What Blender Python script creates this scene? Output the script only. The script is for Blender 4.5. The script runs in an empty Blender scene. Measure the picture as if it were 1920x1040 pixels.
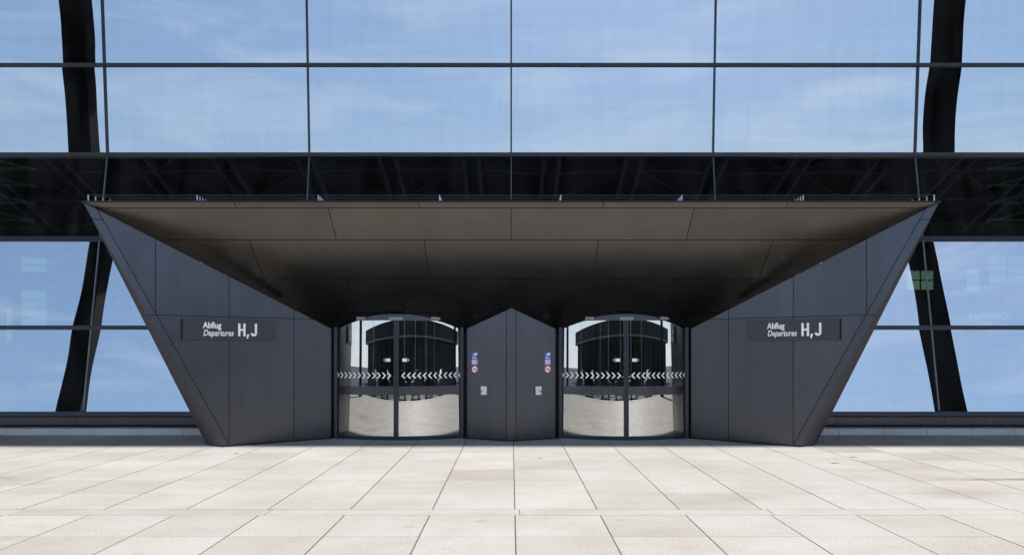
import bpy, bmesh, math, random
from mathutils import Vector, Matrix
random.seed(7)
R = math.radians
scene = bpy.context.scene
col = scene.collection

# ------------------------------------------------------------------ camera
cam_d = bpy.data.cameras.new('camera')
cam_d.sensor_width = 36.0
cam_d.lens = 1400 / 1920 * 36.0
cam_d.shift_x = 1.5 / 1920
cam_d.shift_y = 135 / 1920
cam_d.clip_start = 0.05
cam_d.clip_end = 5000
cam = bpy.data.objects.new('camera', cam_d)
cam.location = (0, 0, 1.745)
cam.rotation_euler = (R(90), 0, 0)
col.objects.link(cam)
scene.camera = cam

# ------------------------------------------------------------------ sky, sun, exposure
SUN_AZ = 12.0        # degrees to the right of straight behind the camera
SUN_EL = 35.75
world = bpy.data.worlds.new('World')
scene.world = world
world.use_nodes = True
wn, wl = world.node_tree.nodes, world.node_tree.links
wn.clear()
w_out = wn.new('ShaderNodeOutputWorld')
w_bg = wn.new('ShaderNodeBackground')
w_bg.inputs['Strength'].default_value = 0.148
sky = wn.new('ShaderNodeTexSky')
sky.sky_type = 'NISHITA'
sky.sun_disc = False
sky.sun_elevation = R(SUN_EL)
sky.sun_rotation = R(180 - SUN_AZ)
sky.air_density = 1.0
sky.dust_density = 0.4
sky.ozone_density = 3.0
# thin high cirrus
tc = wn.new('ShaderNodeTexCoord')
mp = wn.new('ShaderNodeMapping')
mp.inputs['Rotation'].default_value = (R(14), R(8), R(20))
mp.inputs['Scale'].default_value = (3.0, 2.0, 14.0)
cn = wn.new('ShaderNodeTexNoise')
cn.inputs['Scale'].default_value = 1.6
cn.inputs['Detail'].default_value = 7.0
cn.inputs['Roughness'].default_value = 0.55
cn.inputs['Distortion'].default_value = 0.6
cr = wn.new('ShaderNodeValToRGB')
cr.color_ramp.elements[0].position = 0.47
cr.color_ramp.elements[0].color = (0, 0, 0, 1)
cr.color_ramp.elements[1].position = 0.74
cr.color_ramp.elements[1].color = (0.42, 0.42, 0.42, 1)
mx = wn.new('ShaderNodeMixRGB')
mx.inputs[2].default_value = (7.0, 7.8, 8.8, 1)
wl.new(tc.outputs['Generated'], mp.inputs['Vector'])
wl.new(mp.outputs['Vector'], cn.inputs['Vector'])
wl.new(cn.outputs['Fac'], cr.inputs['Fac'])
wl.new(cr.outputs['Color'], mx.inputs['Fac'])
sp = wn.new('ShaderNodeSeparateXYZ')
wl.new(tc.outputs['Generated'], sp.inputs[0])
hz = wn.new('ShaderNodeMapRange')
hz.inputs['From Min'].default_value = 0.0
hz.inputs['From Max'].default_value = 0.55
hz.inputs['To Min'].default_value = 0.85
hz.inputs['To Max'].default_value = 0.22
wl.new(sp.outputs['Z'], hz.inputs['Value'])
hm = wn.new('ShaderNodeMixRGB')
hc = wn.new('ShaderNodeValToRGB')
hc.color_ramp.elements[0].position = 0.0
hc.color_ramp.elements[0].color = (0.58, 0.64, 0.72, 1)
hc.color_ramp.elements[1].position = 0.16
hc.color_ramp.elements[1].color = (0.29, 0.43, 0.64, 1)
hs = wn.new('ShaderNodeVectorMath'); hs.operation = 'SCALE'
hs.inputs['Scale'].default_value = 10.0
wl.new(sp.outputs['Z'], hc.inputs['Fac'])
wl.new(hc.outputs['Color'], hs.inputs[0])
wl.new(hs.outputs[0], hm.inputs[2])
wl.new(hz.outputs['Result'], hm.inputs['Fac'])
wl.new(sky.outputs['Color'], hm.inputs[1])
wl.new(hm.outputs['Color'], mx.inputs[1])
wl.new(mx.outputs['Color'], w_bg.inputs['Color'])
wl.new(w_bg.outputs['Background'], w_out.inputs['Surface'])

sun_d = bpy.data.lights.new('sun', 'SUN')
sun_d.energy = 5.0
sun_d.angle = R(0.5)
sun_d.color = (1.0, 0.965, 0.92)
sun = bpy.data.objects.new('sun', sun_d)
to_sun = Vector((math.sin(R(SUN_AZ)) * math.cos(R(SUN_EL)), -math.cos(R(SUN_AZ)) * math.cos(R(SUN_EL)), math.sin(R(SUN_EL))))
sun.rotation_euler = to_sun.to_track_quat('Z', 'Y').to_euler()
sun.location = to_sun * 60
col.objects.link(sun)

vs = scene.view_settings
vs.view_transform = 'Standard'
vs.look = 'None'
vs.gamma = 1.0
vs.exposure = 0.80
vs.use_curve_mapping = False
scene.cycles.max_bounces = 10
scene.cycles.glossy_bounces = 6
scene.cycles.transparent_max_bounces = 12

# ------------------------------------------------------------------ materials
def new_mat(name):
    m = bpy.data.materials.new(name)
    m.use_nodes = True
    n, l = m.node_tree.nodes, m.node_tree.links
    return m, n, l, n['Principled BSDF']

def pos_node(n):
    return n.new('ShaderNodeNewGeometry').outputs['Position']

def noise(n, l, vec, scale, detail=4.0, stretch=None, rough=0.55):
    if stretch is not None:
        mpn = n.new('ShaderNodeMapping')
        mpn.inputs['Scale'].default_value = stretch
        l.new(vec, mpn.inputs['Vector'])
        vec = mpn.outputs['Vector']
    t = n.new('ShaderNodeTexNoise')
    t.inputs['Scale'].default_value = scale
    t.inputs['Detail'].default_value = detail
    t.inputs['Roughness'].default_value = rough
    l.new(vec, t.inputs['Vector'])
    return t.outputs['Fac']

def ramp(n, l, fac, stops):
    r = n.new('ShaderNodeValToRGB')
    e = r.color_ramp.elements
    while len(e) < len(stops):
        e.new(0.5)
    for i, (p, c) in enumerate(stops):
        e[i].position = p
        e[i].color = c if len(c) == 4 else (*c, 1)
    l.new(fac, r.inputs['Fac'])
    return r.outputs['Color']

def mix(n, l, a, b, fac, mode='MIX'):
    m = n.new('ShaderNodeMixRGB')
    m.blend_type = mode
    for i, v in ((0, fac), (1, a), (2, b)):
        if isinstance(v, (int, float)):
            m.inputs[i].default_value = v
        elif isinstance(v, tuple):
            m.inputs[i].default_value = (*v, 1)
        else:
            l.new(v, m.inputs[i])
    return m.outputs['Color']

def bump(n, l, h, dist, strength=1.0):
    b = n.new('ShaderNodeBump')
    b.inputs['Distance'].default_value = dist
    b.inputs['Strength'].default_value = strength
    l.new(h, b.inputs['Height'])
    return b.outputs['Normal']

def simple(name, c, rough=0.5, metal=0.0, var=0.12, scale=3.0, spec=0.5, wave=0.0):
    m, n, l, p = new_mat(name)
    pos = pos_node(n)
    f = noise(n, l, pos, scale, 5)
    lo = tuple(v * (1 - var) for v in c)
    hi = tuple(min(1, v * (1 + var)) for v in c)
    l.new(ramp(n, l, f, [(0.3, lo), (0.7, hi)]), p.inputs['Base Color'])
    rf = n.new('ShaderNodeMapRange')
    rf.inputs['To Min'].default_value = max(0.02, rough - 0.06)
    rf.inputs['To Max'].default_value = rough + 0.06
    l.new(noise(n, l, pos, scale * 2.3, 3), rf.inputs['Value'])
    l.new(rf.outputs['Result'], p.inputs['Roughness'])
    p.inputs['Metallic'].default_value = metal
    p.inputs['Specular IOR Level'].default_value = spec
    if wave:
        l.new(bump(n, l, noise(n, l, pos, 0.9, 1), wave), p.inputs['Normal'])
    return m

M = {}
def clad(name, c, rough):
    m = simple(name, c, rough, 0.92, 0.05, 0.8, 0.5, 0.0025)
    n, l = m.node_tree.nodes, m.node_tree.links
    p = n['Principled BSDF']
    src = p.inputs['Base Color'].links[0].from_socket
    oi = n.new('ShaderNodeObjectInfo')
    tone = ramp(n, l, oi.outputs['Random'], [(0.0, (0.92, 0.92, 0.93)), (1.0, (1.05, 1.05, 1.05))])
    run = ramp(n, l, noise(n, l, pos_node(n), 2.0, 5, (3.0, 3.0, 0.25)), [(0.35, (0.93, 0.93, 0.92)), (0.6, (1.0, 1.0, 1.0))])
    l.new(mix(n, l, mix(n, l, src, tone, 1.0, 'MULTIPLY'), run, 1.0, 'MULTIPLY'), p.inputs['Base Color'])
    return m
M['anthracite'] = clad('anthracite_metal', (0.074, 0.075, 0.087), 0.28)
M['soffit_metal'] = clad('soffit_metal', (0.112, 0.105, 0.097), 0.22)
M['soffit_metal'].node_tree.nodes['Principled BSDF'].inputs['Metallic'].default_value = 1.0
M['rivet'] = simple('rivet_head', (0.16, 0.155, 0.15), 0.4, 0.8, 0.05, 9)
M['frame'] = simple('dark_frame_metal', (0.020, 0.022, 0.032), 0.38, 0.3, 0.08, 2.0)
M['frame_board'] = simple('sign_board_metal', (0.050, 0.052, 0.062), 0.40, 0.6, 0.05, 2.0)
M['frame_light'] = simple('grey_joint_metal', (0.16, 0.16, 0.17), 0.4, 0.4, 0.08, 2.0)
M['black'] = simple('black_backing', (0.010, 0.010, 0.011), 0.7, 0, 0.1, 2.0)
M['gasket'] = simple('black_gasket', (0.012, 0.012, 0.014), 0.6, 0, 0.1, 3.0)
M['white'] = simple('white_film', (0.90, 0.90, 0.90), 0.5, 0, 0.03, 4.0)
M['white_paint'] = simple('white_paint', (0.74, 0.74, 0.72), 0.45, 0, 0.04, 6.0)
M['sensor'] = simple('sensor_grey', (0.19, 0.19, 0.22), 0.4, 0.1, 0.06, 6.0)
M['steel'] = simple('galvanised_steel', (0.45, 0.46, 0.48), 0.35, 0.8, 0.1, 8.0)
M['red'] = simple('sign_red', (0.62, 0.035, 0.04), 0.5, 0, 0.05, 5.0)
M['blue'] = simple('sign_blue', (0.09, 0.12, 0.42), 0.5, 0, 0.06, 5.0)
M['blue_light'] = simple('sign_pale_blue', (0.30, 0.36, 0.66), 0.5, 0, 0.06, 5.0)
M['ink'] = simple('black_print', (0.015, 0.015, 0.017), 0.5, 0, 0.05, 5.0)
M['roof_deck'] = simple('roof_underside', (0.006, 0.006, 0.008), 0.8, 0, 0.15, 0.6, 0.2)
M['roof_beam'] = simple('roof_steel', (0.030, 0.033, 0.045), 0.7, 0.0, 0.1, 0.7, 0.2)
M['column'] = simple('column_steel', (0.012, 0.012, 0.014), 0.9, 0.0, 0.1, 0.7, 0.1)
M['inner_floor'] = simple('interior_stone', (0.10, 0.10, 0.10), 0.35, 0, 0.1, 0.8)
M['inner_wall'] = simple('interior_dark', (0.028, 0.030, 0.033), 0.6, 0, 0.1, 0.5)
M['asphalt'] = simple('asphalt', (0.055, 0.055, 0.058), 0.85, 0, 0.2, 2.0)
M['concrete'] = simple('kerb_concrete', (0.34, 0.33, 0.31), 0.8, 0, 0.1, 3.0)
M['far_dark'] = simple('far_cladding', (0.022, 0.023, 0.026), 0.6, 0, 0.2, 0.4)
M['far_glass'] = simple('far_window', (0.03, 0.035, 0.045), 0.45, 0, 0.1, 0.5)
M['far_pale'] = simple('far_concrete', (0.42, 0.40, 0.38), 0.75, 0, 0.1, 0.5)
M['twig'] = simple('dry_twig', (0.05, 0.035, 0.022), 0.9, 0, 0.2, 20)

def stone(name, base, plaza):
    m, n, l, p = new_mat(name)
    pos = pos_node(n)
    oi = n.new('ShaderNodeObjectInfo')
    c = ramp(n, l, oi.outputs['Random'], [(0.0, tuple(v * k for v, k in zip(base, (0.87, 0.85, 0.825)))), (0.35, base), (0.7, tuple(v * 0.96 for v in base)), (1.0, tuple(min(1, v * 1.05) for v in base))])
    # cloudy tone, soft smears, fine grain, a few scuffs
    cl = ramp(n, l, noise(n, l, pos, 0.55, 5), [(0.30, (0.80, 0.75, 0.68)), (0.58, (1.0, 1.0, 1.0))])
    c = mix(n, l, c, cl, 0.5, 'MULTIPLY')
    sm = ramp(n, l, noise(n, l, pos, 1.0, 6, (1.0, 1.5, 1.0), 0.68), [(0.36, (0.80, 0.76, 0.71)), (0.58, (1.0, 1.0, 1.0))])
    c = mix(n, l, c, sm, 0.42, 'MULTIPLY')
    gr = ramp(n, l, noise(n, l, pos, 55, 5, None, 0.75), [(0.38, (0.66, 0.64, 0.62)), (0.60, (1.12, 1.115, 1.11))])
    c = mix(n, l, c, gr, 0.8, 'MULTIPLY')
    if plaza:
        sc = ramp(n, l, noise(n, l, pos, 2.3, 8, (1.0, 1.8, 1.0), 0.7), [(0.62, (1.0, 1.0, 1.0)), (0.72, (0.55, 0.50, 0.46))])
        c = mix(n, l, c, sc, 0.75, 'MULTIPLY')
        st = ramp(n, l, noise(n, l, pos, 0.33, 3, (1.0, 1.6, 1.0)), [(0.66, (1.0, 1.0, 1.0)), (0.78, (0.62, 0.53, 0.43))])
        c = mix(n, l, c, st, 0.8, 'MULTIPLY')
        vo = n.new('ShaderNodeTexVoronoi'); vo.inputs['Scale'].default_value = 2.6
        vo.inputs['Randomness'].default_value = 1.0
        l.new(pos, vo.inputs['Vector'])
        gum = ramp(n, l, vo.outputs['Distance'], [(0.035, (0.62, 0.59, 0.56)), (0.06, (1.0, 1.0, 1.0))])
        sel = n.new('ShaderNodeSeparateColor'); l.new(vo.outputs['Color'], sel.inputs[0])
        few = ramp(n, l, sel.outputs[0], [(0.55, (0.0, 0.0, 0.0)), (0.9, (0.8, 0.8, 0.8))])
        c = mix(n, l, c, gum, few, 'MULTIPLY')
        # two rusty water stains at the edges of the square
        sx = n.new('ShaderNodeSeparateXYZ')
        l.new(pos, sx.inputs[0])
        for (ax, ay, rx, ry, colr) in ((-7.6, 9.6, 1.5, 0.9, (0.62, 0.55, 0.46)), (7.0, 10.05, 1.3, 0.12, (0.50, 0.40, 0.26)), (5.6, 9.1, 0.7, 0.5, (0.78, 0.74, 0.70))):
            vm = n.new('ShaderNodeVectorMath'); vm.operation = 'SUBTRACT'
            vm.inputs[1].default_value = (ax, ay, 0)
            l.new(pos, vm.inputs[0])
            v2 = n.new('ShaderNodeVectorMath'); v2.operation = 'DIVIDE'
            v2.inputs[1].default_value = (rx, ry, 50)
            l.new(vm.outputs[0], v2.inputs[0])
            ln = n.new('ShaderNodeVectorMath'); ln.operation = 'LENGTH'
            l.new(v2.outputs[0], ln.inputs[0])
            ad = n.new('ShaderNodeMath'); ad.operation = 'MULTIPLY_ADD'
            ad.inputs[1].default_value = 1.3
            l.new(noise(n, l, pos, 1.7, 6, (1, 2.4, 1)), ad.inputs[0])
            l.new(ln.outputs['Value'], ad.inputs[2])
            msk = ramp(n, l, ad.outputs[0], [(0.85, colr), (1.0, (1.0, 1.0, 1.0))])
            mr = n.new('ShaderNodeMapRange')
            mr.inputs['From Min'].default_value = 0.8
            mr.inputs['From Max'].default_value = 1.7
            l.new(ad.outputs[0], mr.inputs['Value'])
            msk = ramp(n, l, mr.outputs['Result'], [(0.0, colr), (1.0, (1.0, 1.0, 1.0))])
            c = mix(n, l, c, msk, 0.9, 'MULTIPLY')
    l.new(c, p.inputs['Base Color'])
    p.inputs['Roughness'].default_value = 0.78
    p.inputs['Specular IOR Level'].default_value = 0.3
    l.new(bump(n, l, noise(n, l, pos, 60, 4), 0.002, 0.6), p.inputs['Normal'])
    return m, n, l, p, c

M['slab'] = stone('beige_stone_slab', (0.545, 0.534, 0.516), True)[0]
M['block'] = stone('grey_stone_block', (0.60, 0.59, 0.58), False)[0]
# the same stone where slabs are too far off to be built one by one
mfar, n_, l_, p_, c_ = stone('beige_stone_far', (0.545, 0.534, 0.516), True)
bt = n_.new('ShaderNodeTexBrick')
bt.offset = 0.0
bt.inputs['Scale'].default_value = 1.0
bt.inputs['Brick Width'].default_value = 0.9
bt.inputs['Row Height'].default_value = 0.9
bt.inputs['Mortar Size'].default_value = 0.006
bt.inputs['Color1'].default_value = (1, 1, 1, 1)
bt.inputs['Color2'].default_value = (0.93, 0.92, 0.91, 1)
bt.inputs['Mortar'].default_value = (0.25, 0.23, 0.2, 1)
l_.new(pos_node(n_), bt.inputs['Vector'])
l_.new(mix(n_, l_, c_, bt.outputs['Color'], 1.0, 'MULTIPLY'), p_.inputs['Base Color'])
M['slab_far'] = mfar
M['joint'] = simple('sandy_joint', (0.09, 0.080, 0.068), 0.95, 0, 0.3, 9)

def glass(name, refl, tint, trans, fac, wav):
    m = bpy.data.materials.new(name)
    m.use_nodes = True
    n, l = m.node_tree.nodes, m.node_tree.links
    n.clear()
    out = n.new('ShaderNodeOutputMaterial')
    g = n.new('ShaderNodeBsdfGlossy')
    g.inputs['Color'].default_value = (*tint, 1)
    g.inputs['Roughness'].default_value = refl
    gpos = pos_node(n)
    coat = ramp(n, l, noise(n, l, gpos, 1.0, 4, (0.35, 1, 7.0), 0.6), [(0.35, tuple(v*0.955 for v in tint)), (0.65, tint)])
    coat = mix(n, l, coat, ramp(n, l, noise(n, l, gpos, 1.0, 3, (7.0, 1, 0.5), 0.6), [(0.35, (0.965, 0.965, 0.97)), (0.62, (1.0, 1.0, 1.0))]), 1.0, 'MULTIPLY')
    l.new(coat, g.inputs['Color'])
    t = n.new('ShaderNodeBsdfTransparent')
    t.inputs['Color'].default_value = (*trans, 1)
    mxs = n.new('ShaderNodeMixShader')
    mxs.inputs['Fac'].default_value = fac
    l.new(t.outputs[0], mxs.inputs[1])
    l.new(g.outputs[0], mxs.inputs[2])
    pos = pos_node(n)
    df = n.new('ShaderNodeBsdfDiffuse')
    df.inputs['Color'].default_value = (0.55, 0.56, 0.58, 1)
    dust = ramp(n, l, noise(n, l, pos, 1.3, 7, (2.2, 1, 0.55), 0.65), [(0.40, (0.004, 0.004, 0.004)), (0.75, (0.032, 0.032, 0.032))])
    md = n.new('ShaderNodeMixShader')
    l.new(dust, md.inputs['Fac'])
    l.new(mxs.outputs[0], md.inputs[1])
    l.new(df.outputs[0], md.inputs[2])
    l.new(md.outputs[0], out.inputs['Surface'])
    h = noise(n, l, pos, 1.0, 0, (0.6, 1, 1.2))
    l.new(bump(n, l, h, wav), g.inputs['Normal'])
    return m
M['glass'] = glass('coated_facade_glass', 0.0, (0.80, 0.835, 0.885), (0.11, 0.165, 0.115), 0.425, 0.0010)
M['door_glass'] = glass('curved_door_glass', 0.0, (0.86, 0.86, 0.84), (0.25, 0.27, 0.26), 0.50, 0.0006)
M['clear'] = glass('plain_clear_glass', 0.0, (0.8, 0.8, 0.8), (0.62, 0.72, 0.58), 0.06, 0.0005)
M['tinted'] = glass('tinted_window_glass', 0.0, (0.8, 0.8, 0.8), (0.36, 0.42, 0.40), 0.06, 0.0005)

def emit(name, c, s):
    m, n, l, p = new_mat(name)
    p.inputs['Base Color'].default_value = (*[v * 0.5 for v in c], 1)
    p.inputs['Emission Color'].default_value = (*c, 1)
    p.inputs['Emission Strength'].default_value = s
    return m
M['exit_green'] = emit('lit_exit_green', (0.05, 0.55, 0.25), 0.7)
M['exit_white'] = emit('lit_exit_white', (0.8, 1.0, 0.9), 1.0)
M['cafe_sign'] = emit('lit_cafe_letters', (0.9, 0.95, 1.0), 0.38)
M['tube'] = emit('lit_ceiling_tube', (0.72, 0.92, 0.84), 0.06)  # glow added to the interior truss lines

# ------------------------------------------------------------------ builders
def link(o, parent=None):
    col.objects.link(o)
    if parent is not None:
        o.parent = parent
    return o

def mesh_obj(name, verts, faces, mat, parent=None, smooth=False, recalc=True):
    me = bpy.data.meshes.new(name)
    me.from_pydata([tuple(v) for v in verts], [], faces)
    if recalc:
        bm = bmesh.new(); bm.from_mesh(me)
        bmesh.ops.recalc_face_normals(bm, faces=bm.faces)
        bm.to_mesh(me); bm.free()
    if smooth:
        for p in me.polygons: p.use_smooth = True
    me.materials.append(M[mat])
    return link(bpy.data.objects.new(name, me), parent)

def empty(name, loc=(0, 0, 0)):
    o = bpy.data.objects.new(name, None)
    o.empty_display_size = 0.2
    o.location = loc
    # children keep world coordinates: parent inverse is handled by using loc = origin
    return link(o)

def tag(o, label=None, cat=None, group=None, kind=None):
    if label: o['label'] = label
    if cat: o['category'] = cat
    if group: o['group'] = group
    if kind: o['kind'] = kind
    return o

def set_base(root, loc):
    """move an Empty made at the origin to the thing's base, children staying put"""
    loc = Vector(loc)
    root.location = loc
    for ch in root.children:
        ch.location = ch.location - loc

class MB:
    def __init__(s): s.v = []; s.f = []
    def add(s, vs, fs):
        o = len(s.v); s.v += [Vector(v) for v in vs]; s.f += [tuple(i + o for i in f) for f in fs]; return s
    def box(s, x0, x1, y0, y1, z0, z1):
        return s.add([(x0,y0,z0),(x1,y0,z0),(x1,y1,z0),(x0,y1,z0),(x0,y0,z1),(x1,y0,z1),(x1,y1,z1),(x0,y1,z1)],
                     [(0,3,2,1),(4,5,6,7),(0,1,5,4),(1,2,6,5),(2,3,7,6),(3,0,4,7)])
    def obox(s, c, ax, ay, az, hx, hy, hz):
        c = Vector(c); vs = []
        for k in (-1, 1):
            for j, i in ((-1,-1),(-1,1),(1,1),(1,-1)):
                vs.append(c + ax*hx*i + ay*hy*j + az*hz*k)
        return s.add(vs, [(0,3,2,1),(4,5,6,7),(0,1,5,4),(1,2,6,5),(2,3,7,6),(3,0,4,7)])
    def prism(s, poly, n, t):
        """poly: 3D points of a convex polygon, pushed along n by t"""
        k = len(poly); a = [Vector(p) for p in poly]; b = [p + n*t for p in a]
        fs = [tuple(range(k))[::-1], tuple(range(k, 2*k))]
        fs += [(i, (i+1) % k, k + (i+1) % k, k + i) for i in range(k)]
        return s.add(a + b, fs)
    def bar(s, p, q, r, seg=8, r2=None):
        p, q = Vector(p), Vector(q); d = (q - p).normalized(); r2 = r if r2 is None else r2
        u = d.orthogonal().normalized(); w = d.cross(u)
        vs = []
        for c, rr in ((p, r), (q, r2)):
            for i in range(seg):
                a = 2*math.pi*i/seg; vs.append(c + (u*math.cos(a) + w*math.sin(a))*rr)
        fs = [(i, (i+1) % seg, seg+(i+1) % seg, seg+i) for i in range(seg)]
        fs += [tuple(range(seg))[::-1], tuple(range(seg, 2*seg))]
        return s.add(vs, fs)
    def build(s, name, mat, parent=None, smooth=False):
        return mesh_obj(name, s.v, s.f, mat, parent, smooth)

def clip(poly, a, b, c):
    """keep a*u + b*v <= c of a convex 2D polygon"""
    out = []
    for i in range(len(poly)):
        p, q = poly[i], poly[(i+1) % len(poly)]
        dp, dq = a*p[0]+b*p[1]-c, a*q[0]+b*q[1]-c
        if dp <= 0: out.append(p)
        if dp*dq < 0:
            t = dp/(dp-dq); out.append((p[0]+(q[0]-p[0])*t, p[1]+(q[1]-p[1])*t))
    return out

def area(poly):
    return 0.5*abs(sum(poly[i][0]*poly[(i+1)%len(poly)][1]-poly[(i+1)%len(poly)][0]*poly[i][1] for i in range(len(poly))))

def text_mesh(body, size, frame, origin, sx=1.0, shear=0.0, weight=0.0, depth=0.002, align='LEFT'):
    """flat letters as a mesh; frame = (right, up, normal)"""
    cu = bpy.data.curves.new('lettering', 'FONT')
    cu.body = body; cu.size = size; cu.shear = shear; cu.offset = weight; cu.extrude = depth/2
    cu.align_x = align; cu.resolution_u = 6
    ob = bpy.data.objects.new('lettering', cu)
    col.objects.link(ob)
    dg = bpy.context.evaluated_depsgraph_get(); dg.update()
    me = bpy.data.meshes.new_from_object(ob.evaluated_get(dg))
    bpy.data.objects.remove(ob)
    r, u, nn = frame
    o = Vector(origin)
    for v in me.vertices:
        v.co = o + r*(v.co.x*sx) + u*v.co.y + nn*(v.co.z + depth/2)
    return me

def text_obj(name, mat, parent, *a, **k):
    me = text_mesh(*a, **k)
    me.name = name
    me.materials.clear(); me.materials.append(M[mat])
    return link(bpy.data.objects.new(name, me), parent)

UP = Vector((0, 0, 1)); EX = Vector((1, 0, 0)); EY = Vector((0, 1, 0))

# ------------------------------------------------------------------ ground
WALL_Y = 15.27
g = MB().add([(-1500,-1500,-0.16),(1500,-1500,-0.16),(1500,1500,-0.16),(-1500,1500,-0.16)], [(0,1,2,3)]).build('ground', 'asphalt')
tag(g, kind='structure')
PAV_Y0 = -3.4
paving = MB().add([(-70,PAV_Y0,-0.0025),(70,PAV_Y0,-0.0025),(70,WALL_Y+0.05,-0.0025),(-70,WALL_Y+0.05,-0.0025)], [(0,1,2,3)]).build('paving', 'joint')
tag(paving, kind='structure')
S = 0.9; X0 = 0.04; KMIN, KMAX = -13, 13
ROWS = [(8.17 + i*S, 8.17 + (i+1)*S) for i in range(7)] + [(8.17 + 7*S, WALL_Y)]
NEAR = [(7.88 - (i+1)*S, 7.88 - i*S) for i in range(2)]

def slab_mesh(w, d, ch=0.004):
    hx, hy = w/2, d/2
    vs = [(-hx,-hy,-0.03),(hx,-hy,-0.03),(hx,hy,-0.03),(-hx,hy,-0.03),
          (-hx,-hy,-ch),(hx,-hy,-ch),(hx,hy,-ch),(-hx,hy,-ch),
          (-hx+ch,-hy+ch,0),(hx-ch,-hy+ch,0),(hx-ch,hy-ch,0),(-hx+ch,hy-ch,0)]
    fs = [(0,1,5,4),(1,2,6,5),(2,3,7,6),(3,0,4,7),(4,5,9,8),(5,6,10,9),(6,7,11,10),(7,4,8,11),(8,9,10,11)]
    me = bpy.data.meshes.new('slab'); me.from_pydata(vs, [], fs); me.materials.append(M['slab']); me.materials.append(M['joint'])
    for p in me.polygons[:8]: p.material_index = 1          # grouted, dirty sides and arrises, darkened so they don't catch the sun
    return me
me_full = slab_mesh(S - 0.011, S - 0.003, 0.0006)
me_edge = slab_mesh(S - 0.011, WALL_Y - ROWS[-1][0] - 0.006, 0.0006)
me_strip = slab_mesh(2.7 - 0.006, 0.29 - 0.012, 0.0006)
def put_slab(me, x, y):
    o = bpy.data.objects.new('slab', me)
    o.location = (x, y, random.uniform(-0.0008, 0.0))
    o.rotation_euler = (random.uniform(-0.0006, 0.0006), random.uniform(-0.0006, 0.0006), random.uniform(-0.0008, 0.0008))
    link(o, paving)
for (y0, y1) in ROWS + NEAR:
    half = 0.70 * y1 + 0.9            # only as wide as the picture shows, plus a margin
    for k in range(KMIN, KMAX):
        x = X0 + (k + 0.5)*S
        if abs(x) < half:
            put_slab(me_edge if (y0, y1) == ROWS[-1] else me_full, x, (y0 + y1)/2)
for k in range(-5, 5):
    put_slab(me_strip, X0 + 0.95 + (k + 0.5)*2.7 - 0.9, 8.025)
far = MB()
def sheet(x0, x1, y0, y1): far.add([(x0,y0,-0.002),(x1,y0,-0.002),(x1,y1,-0.002),(x0,y1,-0.002)], [(0,1,2,3)])
ytop = NEAR[-1][0]
sheet(-70, 70, PAV_Y0, ytop - 0.01)
for (y0, y1) in ROWS + NEAR + [(7.88, 8.17)]:
    half = 0.70 * y1 + 0.9
    xs = [X0 + k*S for k in range(KMIN, KMAX) if abs(X0 + (k+0.5)*S) < half]
    if y1 == 8.17: lo, hi = X0 + 0.05 - 5*2.7, X0 + 0.05 + 5*2.7
    else: lo, hi = xs[0], xs[-1] + S
    sheet(-70, lo - 0.006, y0 + 0.003, y1 - 0.003); sheet(hi + 0.006, 70, y0 + 0.003, y1 - 0.003)
tag(far.build('outer_paving', 'slab_far'), kind='structure')
tag(MB().box(-70, 70, PAV_Y0 - 0.16, PAV_Y0 - 0.005, -0.159, -0.004).build('kerb', 'concrete'), kind='structure')

# ------------------------------------------------------------------ terminal building
bld = tag(empty('terminal_building'), 'glass fronted airport terminal with folded blue mirror facade and dark band', 'building')
MOD = 4.5
LP0 = Vector((0, 15.70, 0.42)); LT = Vector((0, 0.95, 5.66)).normalized(); LN = LT.cross(EX); LN = -LN if LN.y > 0 else LN
UP0 = Vector((0, 16.65, 6.08)); UT = Vector((0, -0.22, 3.35)).normalized(); UN = UT.cross(EX); UN = -UN if UN.y > 0 else UN
def lp(x, z): return Vector((x, 15.70 + (z - 0.42)*0.95/5.66, z))
def up(x, z): return Vector((x, 16.65 - (z - 6.08)*0.22/3.35, z))

def pane(x0, x1, z0, z1, pf, nrm, amp):
    NX, NZ = 14, 10
    vs, fs = [], []
    tx, tz = random.uniform(-1, 1)*0.006, random.uniform(-1, 1)*0.0028
    a1, a2 = random.uniform(0.4, 1.0)*amp, random.uniform(-0.5, 0.5)*amp
    for j in range(NZ + 1):
        for i in range(NX + 1):
            u, v = i/NX, j/NZ
            d = a1*math.sin(math.pi*u)*math.sin(math.pi*v) + a2*math.sin(2*math.pi*u)*math.sin(math.pi*v) + tx*(u-0.5) + tz*(v-0.5)
            vs.append(pf(x0 + (x1-x0)*u, z0 + (z1-z0)*v) - nrm*d)
    for j in range(NZ):
        for i in range(NX):
            a = j*(NX+1) + i; fs.append((a, a+1, a+NX+2, a+NX+1))
    return mesh_obj('glass_pane', vs, fs, 'glass', bld, True, False)

ZL = [0.43, 2.215, 4.16, 6.06]
ZU = [6.10, 8.03, 9.98, 11.93]
KS = range(-4, 4)
for k in KS:
    xa, xb = k*MOD + 0.012, (k+1)*MOD - 0.012
    for r in range(3):
        if r < 2 and k in (-1, 0): continue            # the entrance stands here
        pane(xa, xb, ZL[r], ZL[r+1], lp, LN, 0.0030 if r < 2 else 0.0022)
    for r in range(3):
        pane(xa, xb, ZU[r], ZU[r+1], up, UN, 0.0032)
def member(name, c, ax, az, nn, hx, hy, hz, mat='frame'):
    return MB().obox(c, ax, nn, az, hx, hy, hz).build(name, mat, bld)
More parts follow.
